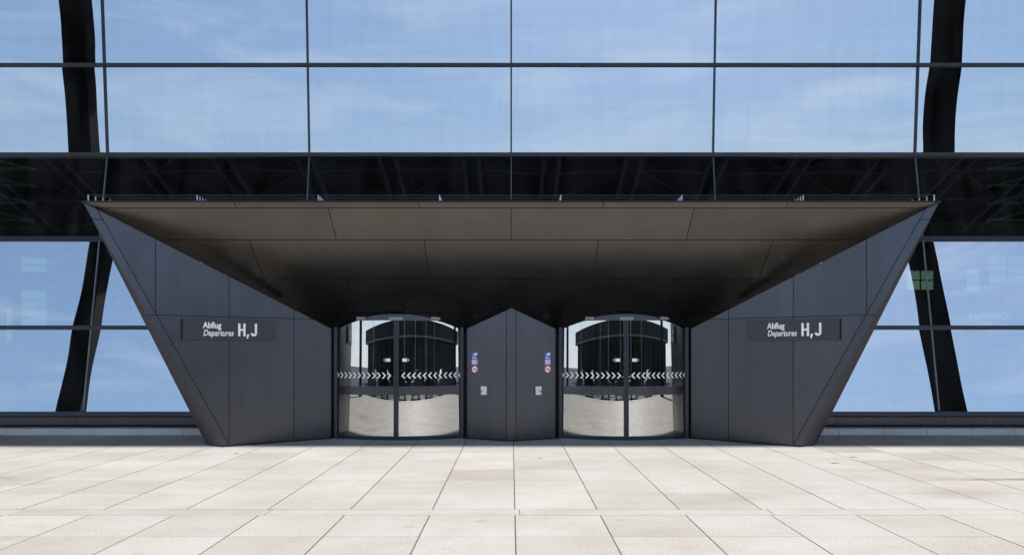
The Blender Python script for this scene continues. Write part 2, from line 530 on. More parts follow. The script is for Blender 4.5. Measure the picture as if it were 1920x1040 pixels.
# posts: thin grey caps below, darker ones above
for k in range(-4, 5):
    x = k*MOD
    for r in range(3):
        if r < 2 and abs(k) < 1: continue
        a, b = lp(x, ZL[r] + 0.035), lp(x, ZL[r+1] - 0.035)
        member('mullion', (a+b)/2 + LN*0.008, EX, LT, LN, 0.011, 0.012, (b-a).length/2, 'frame_light')
    for r in range(3):
        a, b = up(x, ZU[r] + 0.035), up(x, ZU[r+1] - 0.035)
        member('mullion', (a+b)/2 + UN*0.012, EX, UT, UN, 0.018, 0.026, (b-a).length/2)
def transom(x0, x1, p, t, nn, h, dpt=0.05, mat='frame'):
    return member('transom', Vector(((x0+x1)/2, p.y, p.z)) + nn*0.012, EX, t, nn, (x1-x0)/2, dpt, h, mat)
for (z, h) in ((2.215, 0.036), (4.16, 0.043), (0.395, 0.045)):
    transom(-18, -4.5, lp(0, z), LT, LN, h); transom(4.5, 18, lp(0, z), LT, LN, h)
transom(-18, 18, up(0, 6.08), UP, Vector((0,-1,0)), 0.036, 0.07)
for z in (8.03, 9.98, 11.93): transom(-18, 18, up(0, z), UT, UN, 0.031)
# base: recess, sheet metal flashing, dark gap
for s in (-1, 1):
    MB().box(min(s*4.6, s*18), max(s*4.6, s*18), 15.62, 15.75, 0.10, 0.36).build('base_recess', 'black', bld)
    for i in range(6):
        xa = s*(4.525 + i*2.25) ; xb = s*(4.525 + (i+1)*2.25 - 0.006)
        MB().box(min(xa, xb), max(xa, xb), 15.52, 15.60, 0.185, 0.338).build('flashing_panel', 'anthracite', bld)
# walls beside and above the built bays, closed interior
for s in (-1, 1):
    MB().box(min(s*18.02, s*34), max(s*18.02, s*34), 16.2, 16.4, -0.1, 15.2).build('facade_wall', 'far_dark', bld)
    MB().box(min(s*34, s*34.2), max(s*34, s*34.2), 16.2, 40, -0.1, 15.2).build('side_wall', 'far_dark', bld)
MB().box(-18, 18, 16.30, 16.42, 11.99, 15.2).build('upper_wall', 'far_dark', bld)
MB().box(-34, 34, 16.7, 40, 11.5, 11.7).build('interior_ceiling', 'inner_wall', bld)
MB().box(-34, 34, 15.8, 40, -0.05, 0.0).build('interior_floor', 'inner_floor', bld)
MB().box(-34, 34, 22, 40, 6.9, 7.2).build('gallery_floor', 'inner_wall', bld)
# rear wall with window openings
holes = [(21.2, 22.6, 4.95, 5.95), (24.4, 25.05, 4.85, 6.05), (25.6, 29.5, 5.3, 6.75), (-26.2, -24.9, 5.9, 6.6), (-26.2, -24.9, 3.0, 4.9), (-27.0, -26.75, 2.2, 4.0)]
xs = sorted({-34, 34} | {h[0] for h in holes} | {h[1] for h in holes})
zs = sorted({-0.05, 11.5} | {h[2] for h in holes} | {h[3] for h in holes})
rw = MB()
for i in range(len(xs)-1):
    for j in range(len(zs)-1):
        cxm, czm = (xs[i]+xs[i+1])/2, (zs[j]+zs[j+1])/2
        if any(h[0] < cxm < h[1] and h[2] < czm < h[3] for h in holes): continue
        rw.add([(xs[i],40,zs[j]),(xs[i+1],40,zs[j]),(xs[i+1],40,zs[j+1]),(xs[i],40,zs[j+1])], [(0,1,2,3)])
rear = rw.build('rear_wall', 'inner_wall', bld)
for h in holes:
    MB().add([(h[0],40.02,h[2]),(h[1],40.02,h[2]),(h[1],40.02,h[3]),(h[0],40.02,h[3])], [(0,1,2,3)]).build('window_pane', 'clear' if h is holes[0] else 'tinted', rear)
    nx = max(1, round((h[1]-h[0])/0.9)); nz = max(1, round((h[3]-h[2])/0.45))
    for i in range(1, nx): x = h[0]+(h[1]-h[0])*i/nx; MB().box(x-0.03, x+0.03, 39.94, 39.99, h[2], h[3]).build('window_bar', 'black', rear)
    for j in range(1, nz): z = h[2]+(h[3]-h[2])*j/nz; MB().box(h[0], h[1], 39.95, 39.98, z-0.03, z+0.03).build('window_bar', 'black', rear)

# stone plinth on both sides
for s, side in ((-1, 'left'), (1, 'right')):
    t = tag(empty('stone_plinth'), f'low pale stone kerb course under the glass wall {side} of the entrance', 'plinth', 'stone plinths under the glass wall')
    for i in range(15):
        xa, xb = s*(5.2 + 0.0 + i*S - 0.28), s*(5.2 + (i+1)*S - 0.28 - 0.008)
        MB().box(min(xa, xb), max(xa, xb), WALL_Y, WALL_Y + 0.30, -0.02, 0.131).build('stone_block', 'block', t)
    set_base(t, (s*11, WALL_Y, 0))

# ------------------------------------------------------------------ entrance portal
portal = tag(empty('entrance_portal'), 'dark anthracite trapezoid entrance canopy with two splayed side wings around the doors', 'entrance')
J = (3.50, 14.63); T = (5.17, 13.35); A = (6.89, 12.03); ZA = 4.11; ZJ = 2.14; T2 = (5.54, 13.57)
SL = (ZA - ZJ)/(J[1] - A[1])
def soffit_z(y): return ZA - SL*(y - A[1])
GAP = 0.011; TH = 0.02

def panels(parent, poly, cuts, to3d, nrm, mat='anthracite', name='panel'):
    """split a convex polygon by families of parallel cuts; cuts: list of (a,b,[c...])"""
    cells = [poly]
    for a, b, cs in cuts:
        ln = math.hypot(a, b); nxt = []
        for p in cells:
            rest = p
            for c in sorted(cs):
                q = clip(rest, a, b, c - GAP/2*ln); rest = clip(rest, -a, -b, -(c + GAP/2*ln)) if rest else []
                if len(q) > 2 and area(q) > 0.002: nxt.append(q)
            if len(rest) > 2 and area(rest) > 0.002: nxt.append(rest)
        cells = nxt
    for q in cells:
        MB().prism([to3d(*p) for p in q], nrm, TH).build(name, mat, parent)

LU = math.hypot(T[0]-J[0], T[1]-J[1]); LA = math.hypot(A[0]-J[0], A[1]-J[1])
for s in (-1, 1):
    U = Vector((s*(A[0]-J[0])/LA, (A[1]-J[1])/LA, 0))
    N = Vector((-s*abs(U.y), -abs(U.x), 0)).normalized()
    O = Vector((s*J[0], J[1], 0))
    t3 = lambda u, z, O=O, U=U, N=N: O + U*u + UP*z - N*TH
    wing_poly = [(0, 0.035), (LU + 0.018, 0.035), (LA, ZA), (0, ZJ)]
    back = MB().prism([t3(u, z) - N*0.002 for u, z in [(0, 0.02), (LU, 0.02), (LA - 0.02, ZA - 0.03), (0, ZJ)]], -N, 0.03)
    wing = back.build('side_wing', 'black', portal)
    # slanted edge strip
    du, dz = LA - LU, ZA; ln = math.hypot(du, dz)
    ea, eb = dz/ln, -du/ln                      # outward normal of the slanted edge in (u,z)
    ec = ea*LU + eb*0.0
    strip_c = ec - 0.13
    inner = clip(wing_poly, ea, eb, strip_c - GAP/2)
    panels(wing, inner, [(1, 0, [0.78, 1.98, 3.20]), (0, 1, [2.33])], t3, N)
    strip = clip(wing_poly, -ea, -eb, -(strip_c + GAP/2))
    panels(wing, strip, [(0, 1, [2.33, 3.86])], t3, N, name='edge_strip')
    # bevel along the outer edge and the side going back to the glass wall
    P0 = O + U*LU + UP*0.03; P1 = Vector((s*T2[0], T2[1], 0.03)); PA = Vector((s*A[0], A[1], ZA))
    bn = (P1 - P0).cross(PA - P0).normalized(); bn = -bn if bn.y > 0 else bn
    MB().prism([P0, P1, PA], -bn, 0.012).build('outer_bevel', 'anthracite', wing)
    MB().add([P1, PA, Vector((s*A[0], 16.25, ZA)), Vector((s*T2[0], 15.6, 0.03))], [(0,1,2,3)]).build('outer_side', 'anthracite', wing)
    MB().prism([O + U*0.0 - N*0.03, O + U*(LU-0.02) - N*0.03, Vector((s*(T2[0]-0.03), T2[1], 0)), Vector((s*T2[0]-s*0.03, 15.0, 0)), Vector((s*3.5, 15.0, 0))], UP, 0.032).build('base_gap', 'black', wing)

# sloping soffit
sn = Vector((0, -SL, -1)).normalized()
def s3(x, t): return Vector((x, A[1] + t, ZA - SL*t)) - sn*TH
sback = MB().add([s3(-6.86, 0.0) - sn*0.003, s3(6.86, 0.0) - sn*0.003, s3(3.52, 2.59) - sn*0.003, s3(3.52, 3.3) - sn*0.003, s3(-3.52, 3.3) - sn*0.003, s3(-3.52, 2.59) - sn*0.003], [(0,1,2,3,4,5)]).build('soffit', 'black', portal)
K = (6.89 - 3.50)/2.60
rows = [(0.0, 0.093, [-4.46, -1.49, 1.49, 4.46]), (0.093, 0.667, [-2.97, 0, 2.97]), (0.667, 1.433, [-4.46, -1.48, 1.48, 4.46]), (1.433, 2.20, [-2.97, 0, 2.97]), (2.20, 3.25, [-1.48, 1.48])]
for (t0, t1, js) in rows:
    ta, tb = t0 + (GAP/2 if t0 > 0 else -0.02), t1 - GAP/2
    poly = [(-6.88 + K*max(ta, 0), ta), (6.88 - K*max(ta, 0), ta), (6.88 - K*min(tb, 2.59), tb), (-6.88 + K*min(tb, 2.59), tb)]
    panels(sback, poly, [(1, 0, js)], s3, sn, 'soffit_metal', 'soffit_panel')
rv = MB()
for t in (0.06, 0.125, 0.635, 0.70, 1.40, 1.465, 2.17, 2.235):
    w = 6.6 - K*t
    for i in range(-14, 15):
        x = i*0.495 + (0.2475 if t in (0.125, 0.70, 1.465, 2.235) else 0)
        if abs(x) < w:
            c = s3(x, t) + sn*TH
            rv.prism([c + (EX*math.cos(q*1.0472) + sn.cross(EX)*math.sin(q*1.0472))*0.0075 for q in range(6)], sn, 0.0025)
tag(rv.build('rivets', 'rivet', sback), kind='stuff')
# roof of the canopy with a thin lip
MB().add([(-6.9, 12.0, ZA+0.018), (6.9, 12.0, ZA+0.018), (6.9, 16.3, ZA+0.02), (-6.9, 16.3, ZA+0.02)], [(0,1,2,3)]).build('canopy_roof', 'frame', portal)
MB().box(-6.905, 6.905, 11.985, 12.012, ZA - 0.004, ZA + 0.020).build('canopy_lip', 'gasket', portal)

# centre pier: a blunt prow between the two doors
pier = MB().prism([Vector((-0.88, 14.66, 0.02)), Vector((0, 14.155, 0.02)), Vector((0.88, 14.66, 0.02)), Vector((0.88, 15.3, 0.02)), Vector((-0.88, 15.3, 0.02))], UP, 2.05).build('centre_pier', 'black', portal)
LPI = math.hypot(0.893, 0.51)
for s in (-1, 1):
    U = Vector((s*0.893/LPI, 0.51/LPI, 0)); N = Vector((s*0.51/LPI, -0.893/LPI, 0)); O = Vector((0, 14.12, 0))
    t3 = lambda u, z, O=O, U=U, N=N: O + U*u + UP*z - N*TH
    poly = [(0, 0.03), (LPI, 0.03), (LPI, soffit_z(14.63) + 0.005), (0, soffit_z(14.12) + 0.005)]
    panels(pier, poly, [(1, 0, [0.105])], t3, N)

# thin guard bars on the canopy roof
for j in range(5):
    y, z = 12.19 + 0.11*j, 4.268 - 0.002*j
    t = tag(empty('roof_guard_rail'), ['front', 'second', 'middle', 'fourth', 'rearmost'][j] + ' of five thin guard rails along the top of the canopy', 'rail', 'guard rails on the canopy roof')
    e0, e1 = -6.93 + 0.06*j, 6.93 - 0.06*j
    MB().bar((e0, y, z), (e1, y, z), 0.0035, 5).build('rail', 'frame_light', t)
    for x in [e0 + 0.02] + [-5.13 + 1.98*k for k in range(6)] + [e1 - 0.02]:
        MB().box(x - 0.008, x + 0.008, y + 0.005, y + 0.015, ZA + 0.03, z + 0.004).build('post', 'white_paint', t)
    set_base(t, (0, y, ZA + 0.03))

# ------------------------------------------------------------------ curved sliding doors
HC = 1.225; SAG = 0.36
RD = (HC*HC + SAG*SAG)/(2*SAG); YC = 14.27 + RD
AM = math.asin(HC/RD)
for s, side in ((-1, 'left'), (1, 'right')):
    XC = s*2.1965
    d = tag(empty('sliding_door'), f'curved glass double sliding door on the {side} side of the centre pier', 'door', 'curved glass entrance doors')
    def pt(a, z, dr=0.0, XC=XC):
        dr = dr - 0.0125*(z - 1.1)                  # the doors lean back a touch
        return Vector((XC + (RD + dr)*math.sin(a), YC - (RD + dr)*math.cos(a), z))
    def arc_solid(a0, a1, z0, z1, r0, r1, seg=16, top_soffit=False):
        vs, fs = [], []
        for i in range(seg + 1):
            a = a0 + (a1-a0)*i/seg
            for r_ in (r0, r1):
                p = pt(a, z0, r_); vs.append(p)
                zt = z1
                if top_soffit: zt = max(z0, min(z1, soffit_z(p.y) + 0.004))
                vs.append(pt(a, zt, r_))
        for i in range(seg):
            o = 4*i
            fs += [(o, o+4, o+5, o+1), (o+2, o+3, o+7, o+6), (o+1, o+5, o+7, o+3), (o, o+2, o+6, o+4)]
        fs += [(0, 1, 3, 2), (4*seg, 4*seg+2, 4*seg+3, 4*seg+1)]
        return vs, fs
    ZT = 2.305
    am = 0.045/RD                                   # half of the meeting stiles
    for q in (-1, 1):
        a_out, a_in = q*(AM - 0.012), q*am*0.06
        leaf = mesh_obj('door_leaf', *arc_solid(min(a_out, a_in), max(a_out, a_in), 0.018, 0.092, -0.02, 0.022), 'frame', d, True)
        for p in leaf.data.polygons: p.use_smooth = False
        # glass, two lights
        def gl(z0, z1, cut):
            vs, fs = [], []; NS = 28
            for i in range(NS + 1):
                a = a_out + (a_in - a_out)*i/NS
                p = pt(a, z0, 0.0)
                zt = min(z1, soffit_z(p.y)) if cut else z1
                vs += [p, pt(a, zt, 0.0)]
            for i in range(NS): fs.append((2*i, 2*i+2, 2*i+3, 2*i+1))
            o = mesh_obj('glass_pane', vs, fs, 'door_glass', leaf, True, False)
        gl(0.092, 0.877, False); gl(1.04, ZT, True)
        o = mesh_obj('push_plate', *arc_solid(min(a_out, a_in), max(a_out, a_in), 0.877, 1.04, -0.012, 0.016), 'anthracite', leaf)
        a0, a1 = sorted((q*am*0.06, q*am))
        mesh_obj('stile', *arc_solid(a0, a1, 0.018, 2.30, -0.02, 0.035, 3), 'frame', leaf)
        # row of white chevrons pointing at the meeting line
        arc_len = RD*(AM - 0.012 - am)
        for i in range(12):
            sc_ = RD*am + arc_len*(0.055 + 0.915*i/11.0) - 0.015
            cz, hh, ww, st = 1.249, 0.057, 0.050, 0.030
            # apex towards the centre
            shape = [(0, 0), (st, 0), (ww+st, hh), (ww, hh)], [(0, 0), (ww, -hh), (ww+st, -hh), (st, 0)]
            b = MB()
            for quad in shape:
                pts = [pt(q*(sc_ + u)/RD, cz + v, 0.003) for u, v in quad]
                b.add(pts, [(0, 1, 2, 3)])
            b.build('chevron', 'white', leaf)
        # small arrow sticker by the meeting stile
        zc, u0 = 1.545, 0.115
        b = MB().add([pt(q*(u0+u)/RD, zc+v, 0.003) for u, v in ((0, -0.03), (0.085, -0.03), (0.085, 0.03), (0, 0.03))], [(0,1,2,3)])
        for (u1, v1, u2, v2) in ((0.095, 0.032, 0.135, 0.0), (0.135, 0.0, 0.095, -0.032)):
            b.add([pt(q*(u0+u)/RD, zc+v, 0.003) for u, v in ((u1, v1), (u2, v2), (u2-0.014, v2), (u1-0.012, v1))], [(0,1,2,3)])
        b.build('arrow_sticker', 'white', leaf)
    # header lens above the glass
    amax_h = math.acos(max(-1, min(1, (YC - (A[1] + (ZA - ZT)/SL))/RD))) if True else AM
    mesh_obj('header', *arc_solid(-amax_h*0.999, amax_h*0.999, ZT, 3.0, -0.03, 0.03, 28, True), 'anthracite', d)
    for (u, w_) in ((-0.68, 0.17), (0.0, 0.26), (0.74, 0.18)):
        a = u/RD; c = pt(a, 2.335 if u == 0 else 2.345, 0.055)
        ax = Vector((math.cos(a), math.sin(a), 0)); ay = Vector((math.sin(a), -math.cos(a), 0))
        MB().obox(c, ax, ay, UP, w_/2, 0.035, 0.030 if u == 0 else 0.026).build('motion_sensor', 'sensor', d)
    for q in (-1, 1):
        p = pt(q*AM, 0, 0)
        MB().box(p.x - 0.032, p.x + 0.032, p.y - 0.045, p.y + 0.03, 0.01, soffit_z(p.y) + 0.03).build('jamb_post', 'frame', d)
        xo = XC + q*1.303
        MB().box(min(p.x + q*0.033, xo), max(p.x + q*0.033, xo), 14.74, 14.80, 0.0, 2.12).build('jamb_recess', 'black', d)
    mesh_obj('threshold', *arc_solid(-AM, AM, 0.002, 0.014, -0.05, 0.05, 20), 'steel', d)
    set_base(d, (XC, 14.5, 0))

# ------------------------------------------------------------------ signs on the wings
for s, side in ((-1, 'left'), (1, 'right')):
    U = Vector((s*(A[0]-J[0])/LA, (A[1]-J[1])/LA, 0)); N = Vector((-s*abs(U.y), -abs(U.x), 0)).normalized(); O = Vector((s*J[0], J[1], 0))
    rgt = U*s                                       # reading direction, left to right
    ua, ub, za, zb = 1.150, 2.780, 1.915, 2.285     # board extents along the wing
    sg = tag(empty('direction_sign'), f'dark departures sign with white letters H,J on the {side} wing of the entrance', 'sign', 'departures signs on the wings')
    c = O + U*(ua+ub)/2 + UP*(za+zb)/2 + N*0.042
    MB().obox(c, rgt, N, UP, (ub-ua)/2, 0.018, (zb-za)/2).build('board', 'frame_board', sg)
    MB().obox(c - N*0.031, rgt, N, UP, (ub-ua)/2 - 0.02, 0.010, (zb-za)/2 - 0.02).build('bracket', 'black', sg)
    fr = (rgt, UP, N)
    left = O + (U*ub if s < 0 else U*ua) + N*0.0605
    W = ub - ua
    ox = 0.335 if s < 0 else 0.385
    text_obj('lettering', 'white', sg, 'Abflug', 0.150, fr, left + rgt*ox + UP*(2.125), 0.80, 0.0, 0.0046)
    text_obj('lettering', 'white', sg, 'Departures', 0.150, fr, left + rgt*ox + UP*(1.990), 0.75, 0.22, 0.0026)
    hb = left + rgt*(ox + 0.605) + UP*1.985
    def glyph(quads, fr=fr, hb=hb):
        g_ = MB()
        for qd in quads: g_.prism([hb + rgt*x + UP*z for x, z in qd], N, 0.002)
        return g_
    def rc(x0, x1, z0, z1): return [(x0, z0), (x1, z0), (x1, z1), (x0, z1)]
    glyph([rc(0, 0.040, 0, 0.232), rc(0.092, 0.132, 0, 0.232), rc(0.0405, 0.0915, 0.098, 0.134)]).build('lettering', 'white', sg)
    glyph([[(0.152, -0.042), (0.176, -0.042), (0.200, 0.040), (0.160, 0.040)]]).build('lettering', 'white', sg)
    jq = [rc(0.300, 0.340, 0.062, 0.232)]
    for i in range(8):
        a0, a1 = R(-180*i/8), R(-180*(i+1)/8)
        cxj, czj, ro, ri = 0.283, 0.060, 0.057, 0.018
        jq.append([(cxj + ro*math.cos(a0), czj + ro*1.05*math.sin(a0)), (cxj + ro*math.cos(a1), czj + ro*1.05*math.sin(a1)), (cxj + ri*math.cos(a1), czj + ri*1.05*math.sin(a1)), (cxj + ri*math.cos(a0), czj + ri*1.05*math.sin(a0))])
    glyph(jq).build('lettering', 'white', sg)
    set_base(sg, c - UP*(zb-za)/2)

# ------------------------------------------------------------------ small fittings on the pier
for s, side in ((-1, 'left'), (1, 'right')):
    U = Vector((s*0.893/LPI, 0.51/LPI, 0)); N = Vector((s*0.51/LPI, -0.893/LPI, 0)); O = Vector((0, 14.12, 0)); rgt = U*s
    fr = (rgt, UP, N)
    def q2(u, v, dn): return O + U*u + UP*v + N*dn
    def plate(b, u0, u1, v0, v1, d0, d1): return b.obox(q2((u0+u1)/2, (v0+v1)/2, (d0+d1)/2), rgt, N, UP, (u1-u0)/2, (d1-d0)/2, (v1-v0)/2)
    uc = 0.815
    nt = tag(empty('information_notice'), f'blue and white surveillance notice on the {side} face of the centre pier', 'notice', 'blue notices on the centre pier')
    plate(MB(), uc-0.068, uc+0.068, 1.455, 1.700, 0.001, 0.004).build('plate', 'blue', nt)
    plate(MB(), uc-0.068, uc+0.068, 1.455, 1.555, 0.0045, 0.0055).build('text_field', 'blue_light', nt)
    b = MB()                                         # camera pictogram
    def flat(pts, dn, b=b): b.add([O + U*uc + rgt*u + UP*v + N*dn for u, v in pts], [tuple(range(len(pts)))])
    flat([(-0.018, 1.628), (0.050, 1.640), (0.060, 1.680), (-0.008, 1.668)], 0.0050)
    flat([(0.014, 1.682), (0.026, 1.684), (0.026, 1.698), (0.014, 1.698)], 0.0051)
    flat([(-0.035, 1.632), (-0.020, 1.634), (-0.012, 1.660), (-0.028, 1.657)], 0.0052)
    b.build('pictogram', 'white', nt)
    b2 = MB()
    for i, (v, w_) in enumerate(((1.598, 0.10), (1.585, 0.085), (1.572, 0.11))):
        b2.add([O + U*uc + rgt*u + UP*vv + N*0.0053 for u, vv in ((-0.06, v), (-0.06+w_, v), (-0.06+w_, v+0.006), (-0.06, v+0.006))], [(0,1,2,3)])
    for i in range(6):
        v = 1.462 + i*0.0145; w_ = random.uniform(0.09, 0.118)
        b2.add([O + U*uc + rgt*u + UP*vv + N*0.0062 for u, vv in ((-0.06, v), (-0.06+w_, v), (-0.06+w_, v+0.0055), (-0.06, v+0.0055))], [(0,1,2,3)])
    b2.build('text_lines', 'white', nt)
    set_base(nt, q2(uc, 1.455, 0))
    ns = tag(empty('no_smoking_sign'), f'round red and white no smoking sign on the {side} face of the centre pier', 'sign', 'no smoking signs on the centre pier')
    vc, rr = 1.365, 0.074
    cc = O + U*uc + UP*vc
    def ring(r0, r1, dn, seg=28):
        vs, fs = [], []
        for i in range(seg):
            a = 2*math.pi*i/seg
            for r_ in (r0, r1): vs.append(cc + rgt*r_*math.cos(a) + UP*r_*math.sin(a) + N*dn)
        for i in range(seg): j = (i+1) % seg; fs.append((2*i, 2*j, 2*j+1, 2*i+1))
        return vs, fs
    disc = MB().prism([cc + rgt*rr*math.cos(2*math.pi*i/28) + UP*rr*math.sin(2*math.pi*i/28) + N*0.001 for i in range(28)], N, 0.003).build('disc', 'white', ns)
    mesh_obj('red_ring', *ring(rr - 0.014, rr + 0.001, 0.0048), 'red', ns)
    b = MB()
    for pts in ([(-0.042, -0.010), (0.030, -0.010), (0.030, 0.004), (-0.042, 0.004)], [(0.034, -0.010), (0.046, -0.010), (0.046, 0.004), (0.034, 0.004)], [(0.030, 0.010), (0.036, 0.010), (0.030, 0.034), (0.024, 0.034)]):
        b.add([cc + rgt*u + UP*v + N*0.0045 for u, v in pts], [(0,1,2,3)])
    b.build('cigarette', 'ink', ns)
    k_ = rr - 0.01; c45 = math.sqrt(0.5)
    MB().add([cc + (rgt*u + UP*v) + N*0.0052 for u, v in ((-k_*c45-0.004, k_*c45-0.004), (-k_*c45+0.004, k_*c45+0.004), (k_*c45+0.004, -k_*c45+0.004), (k_*c45-0.004, -k_*c45-0.004))], [(0,1,2,3)]).build('red_bar', 'red', ns)
    set_base(ns, q2(uc, vc-rr, 0))
    kb = tag(empty('key_switch_box'), f'small white key switch box on the {side} face of the centre pier', 'switch box', 'key switch boxes on the centre pier')
    uk = 0.590
    box = plate(MB(), uk-0.062, uk+0.062, 0.875, 1.040, 0.0, 0.045).build('housing', 'white_paint', kb)
    bv = box.modifiers.new('bevel', 'BEVEL'); bv.width = 0.006; bv.segments = 2
    kc = q2(uk, 0.940, 0.045) + U*0.026
    MB().bar(kc, kc + N*0.02, 0.017, 14).build('lock', 'steel', kb)
    MB().obox(kc + N*0.035 + U*0.012, rgt, N, UP, 0.012, 0.012, 0.007).build('key', 'ink', kb)
    set_base(kb, q2(uk, 0.875, 0))

# ------------------------------------------------------------------ roof above, seen in the glass
RY, RZ = -13.62, 19.9
roof = tag(empty('terminal_roof'), 'huge dark steel roof overhanging the square, mirrored in the dark glass band', 'roof')
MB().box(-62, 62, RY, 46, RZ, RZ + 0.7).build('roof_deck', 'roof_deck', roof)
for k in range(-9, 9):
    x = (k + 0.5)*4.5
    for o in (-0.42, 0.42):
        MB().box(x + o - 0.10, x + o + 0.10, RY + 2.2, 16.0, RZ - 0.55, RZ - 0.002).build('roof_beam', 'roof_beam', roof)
for i in range(9):
    y = RY + 2.6 + i*2.9
    MB().box(-42, 42, y - 0.07, y + 0.07, RZ - 0.40, RZ - 0.004).build('cross_beam', 'roof_beam', roof)
for k in range(-7, 7):
    for i in range(4):
        y = RY + 2.6 + i*2.9; x = (k + 0.5)*4.5
        xa, xb = (x + 0.55, x + 3.95) if (i + k) % 2 else (x + 3.95, x + 0.55)
        MB().bar((xa, y + 0.1, RZ - 0.30), (xb, y + 2.8, RZ - 0.30), 0.045, 6).build('brace', 'roof_beam', roof)
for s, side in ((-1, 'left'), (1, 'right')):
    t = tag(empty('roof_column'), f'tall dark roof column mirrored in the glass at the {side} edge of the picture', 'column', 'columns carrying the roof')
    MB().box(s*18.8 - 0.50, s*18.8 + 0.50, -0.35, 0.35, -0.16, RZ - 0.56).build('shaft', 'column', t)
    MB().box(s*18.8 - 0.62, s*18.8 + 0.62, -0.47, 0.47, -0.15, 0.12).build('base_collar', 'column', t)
    set_base(t, (s*18.8, 0, -0.16))

# ------------------------------------------------------------------ inside, glimpsed through the glass
ex = tag(empty('exit_sign'), 'small lit green exit sign hanging inside behind the left door', 'exit sign')
MB().box(-4.05, -3.60, 36.0, 36.05, 1.88, 2.09).build('panel', 'exit_green', ex)
b = MB()
def flat2(pts): b.add([(x, 35.99, z) for x, z in pts], [tuple(range(len(pts)))])
flat2([(-4.01, 1.985), (-3.95, 2.03), (-3.95, 1.94)]); flat2([(-3.95, 1.973), (-3.89, 1.973), (-3.89, 1.997), (-3.95, 1.997)])
flat2([(-3.82, 1.90), (-3.72, 1.90), (-3.72, 2.07), (-3.82, 2.07)])
b.build('pictogram', 'exit_white', ex)
set_base(ex, (-3.82, 36, 1.88))
cs = tag(empty('cafe_sign'), 'faint serif cafe lettering glimpsed through the glass at the right edge', 'sign')
text_obj('lettering', 'cafe_sign', cs, 'ESPRESSO', 0.26, (EX, UP, Vector((0,-1,0))), (11.34, 18.5, 2.47), 0.86, 0, 0.001)
text_obj('lettering', 'cafe_sign', cs, 'HOUSE', 0.26, (EX, UP, Vector((0,-1,0))), (11.62, 18.5, 2.20), 0.86, 0, 0.001)
set_base(cs, (11.9, 18.5, 2.2))
for i in range(5):  # truss lines inside, given their own glow as little light reaches them
    z = 4.9 + 0.42*i
    for s, side in ((-1, 'left'), (1, 'right')):
        tl = tag(empty('ceiling_light'), f'thin zigzag light line behind the dark band at the {side} edge, number {i+1} from below'.replace(f'number {i+1} from below', ['lowest of five', 'second lowest', 'middle of five', 'second highest', 'highest of five'][i]), 'light', 'light lines behind the dark band')
        MB().bar((s*11.6, 18.2, z), (s*13.6, 18.2, z), 0.016, 6).build('tube', 'tube', tl)
        MB().bar((s*11.6, 18.2, z - 0.04), (s*13.2, 18.2, z + 0.36), 0.016, 6).build('brace', 'tube', tl)
        set_base(tl, (s*12.6, 18.2, z))

# ------------------------------------------------------------------ behind the camera, seen in the doors
rl = tag(empty('street_railing'), 'black bar railing along the kerb, reflected in the doors', 'railing')
MB().bar((-26, PAV_Y0 + 0.3, 1.02), (26, PAV_Y0 + 0.3, 1.02), 0.022, 8).build('top_rail', 'ink', rl)
MB().bar((-26, PAV_Y0 + 0.3, 0.16), (26, PAV_Y0 + 0.3, 0.16), 0.015, 8).build('bottom_rail', 'ink', rl)
for i in range(66):
    x = -26 + 0.8*i
    MB().bar((x, PAV_Y0 + 0.3, 0.0 if i % 3 == 0 else 0.16), (x, PAV_Y0 + 0.3, 1.02), 0.04 if i % 3 == 0 else 0.02, 6).build('bar', 'ink', rl)
set_base(rl, (0, PAV_Y0 + 0.3, 0))
ob = tag(empty('opposite_building'), 'long low dark building across the road, reflected in the doors', 'building')
MB().box(-46, 44, -40, -26, -0.16, 3.6).build('wall', 'far_dark', ob)
MB().box(-48, 46, -42, -24, 3.6, 4.9).build('roof', 'far_dark', ob)
MB().box(-48, 46, -23.98, -23.9, 3.62, 3.76).build('eaves_strip', 'far_pale', ob)
for i in range(18):
    MB().box(-44 + 5*i, -41 + 5*i, -25.98, -25.90, 0.4, 3.2).build('window', 'far_glass', ob)
set_base(ob, (0, -33, -0.16))
ob.rotation_euler.z = R(7)
ob.location.x = 6
for i, (x, y) in enumerate(((-20.5, -13), (-7.5, -13.5), (-2.2, -9.5), (3.5, -13), (8.2, -9.8), (15.5, -13.5))):
    t = tag(empty('lamp_post'), ['leftmost', 'second from left', 'third from left', 'third from right', 'second from right', 'rightmost'][i] + ' slim lamp post across the road, reflected in the doors', 'lamp post', 'lamp posts across the road')
    MB().bar((x, y, -0.16), (x, y, 6.5), 0.13, 10, 0.08).build('pole', 'steel', t)
    MB().obox((x, y + 0.35, 6.5), EX, EY, UP, 0.10, 0.42, 0.05).build('lantern', 'frame', t)
    set_base(t, (x, y, -0.16))
for i in range(7):
    x = -12 + 4.0*i + random.uniform(-1, 1)
    t = tag(empty('bollard'), ['leftmost', 'second from left', 'third from left', 'middle', 'third from right', 'second from right', 'rightmost'][i] + ' of the bollards across the road, reflected in the doors', 'bollard', 'bollards across the road')
    MB().bar((x, -10.4, -0.16), (x, -10.4, 0.9), 0.11, 12).build('post', 'ink', t)
    MB().bar((x, -10.4, 0.72), (x, -10.4, 0.80), 0.113, 12).build('white_band', 'white', t)
    set_base(t, (x, -10.4, -0.16))
M['car_black'] = simple('black_car_paint', (0.012, 0.012, 0.014), 0.42, 0.0, 0.05, 2.0)
M['car_silver'] = simple('silver_car_paint', (0.15, 0.155, 0.165), 0.55, 0.2, 0.05, 2.0)
M['car_blue'] = simple('blue_car_paint', (0.02, 0.035, 0.10), 0.42, 0.1, 0.05, 2.0)
M['car_grey'] = simple('grey_car_paint', (0.12, 0.12, 0.125), 0.45, 0.3, 0.03, 2.0)
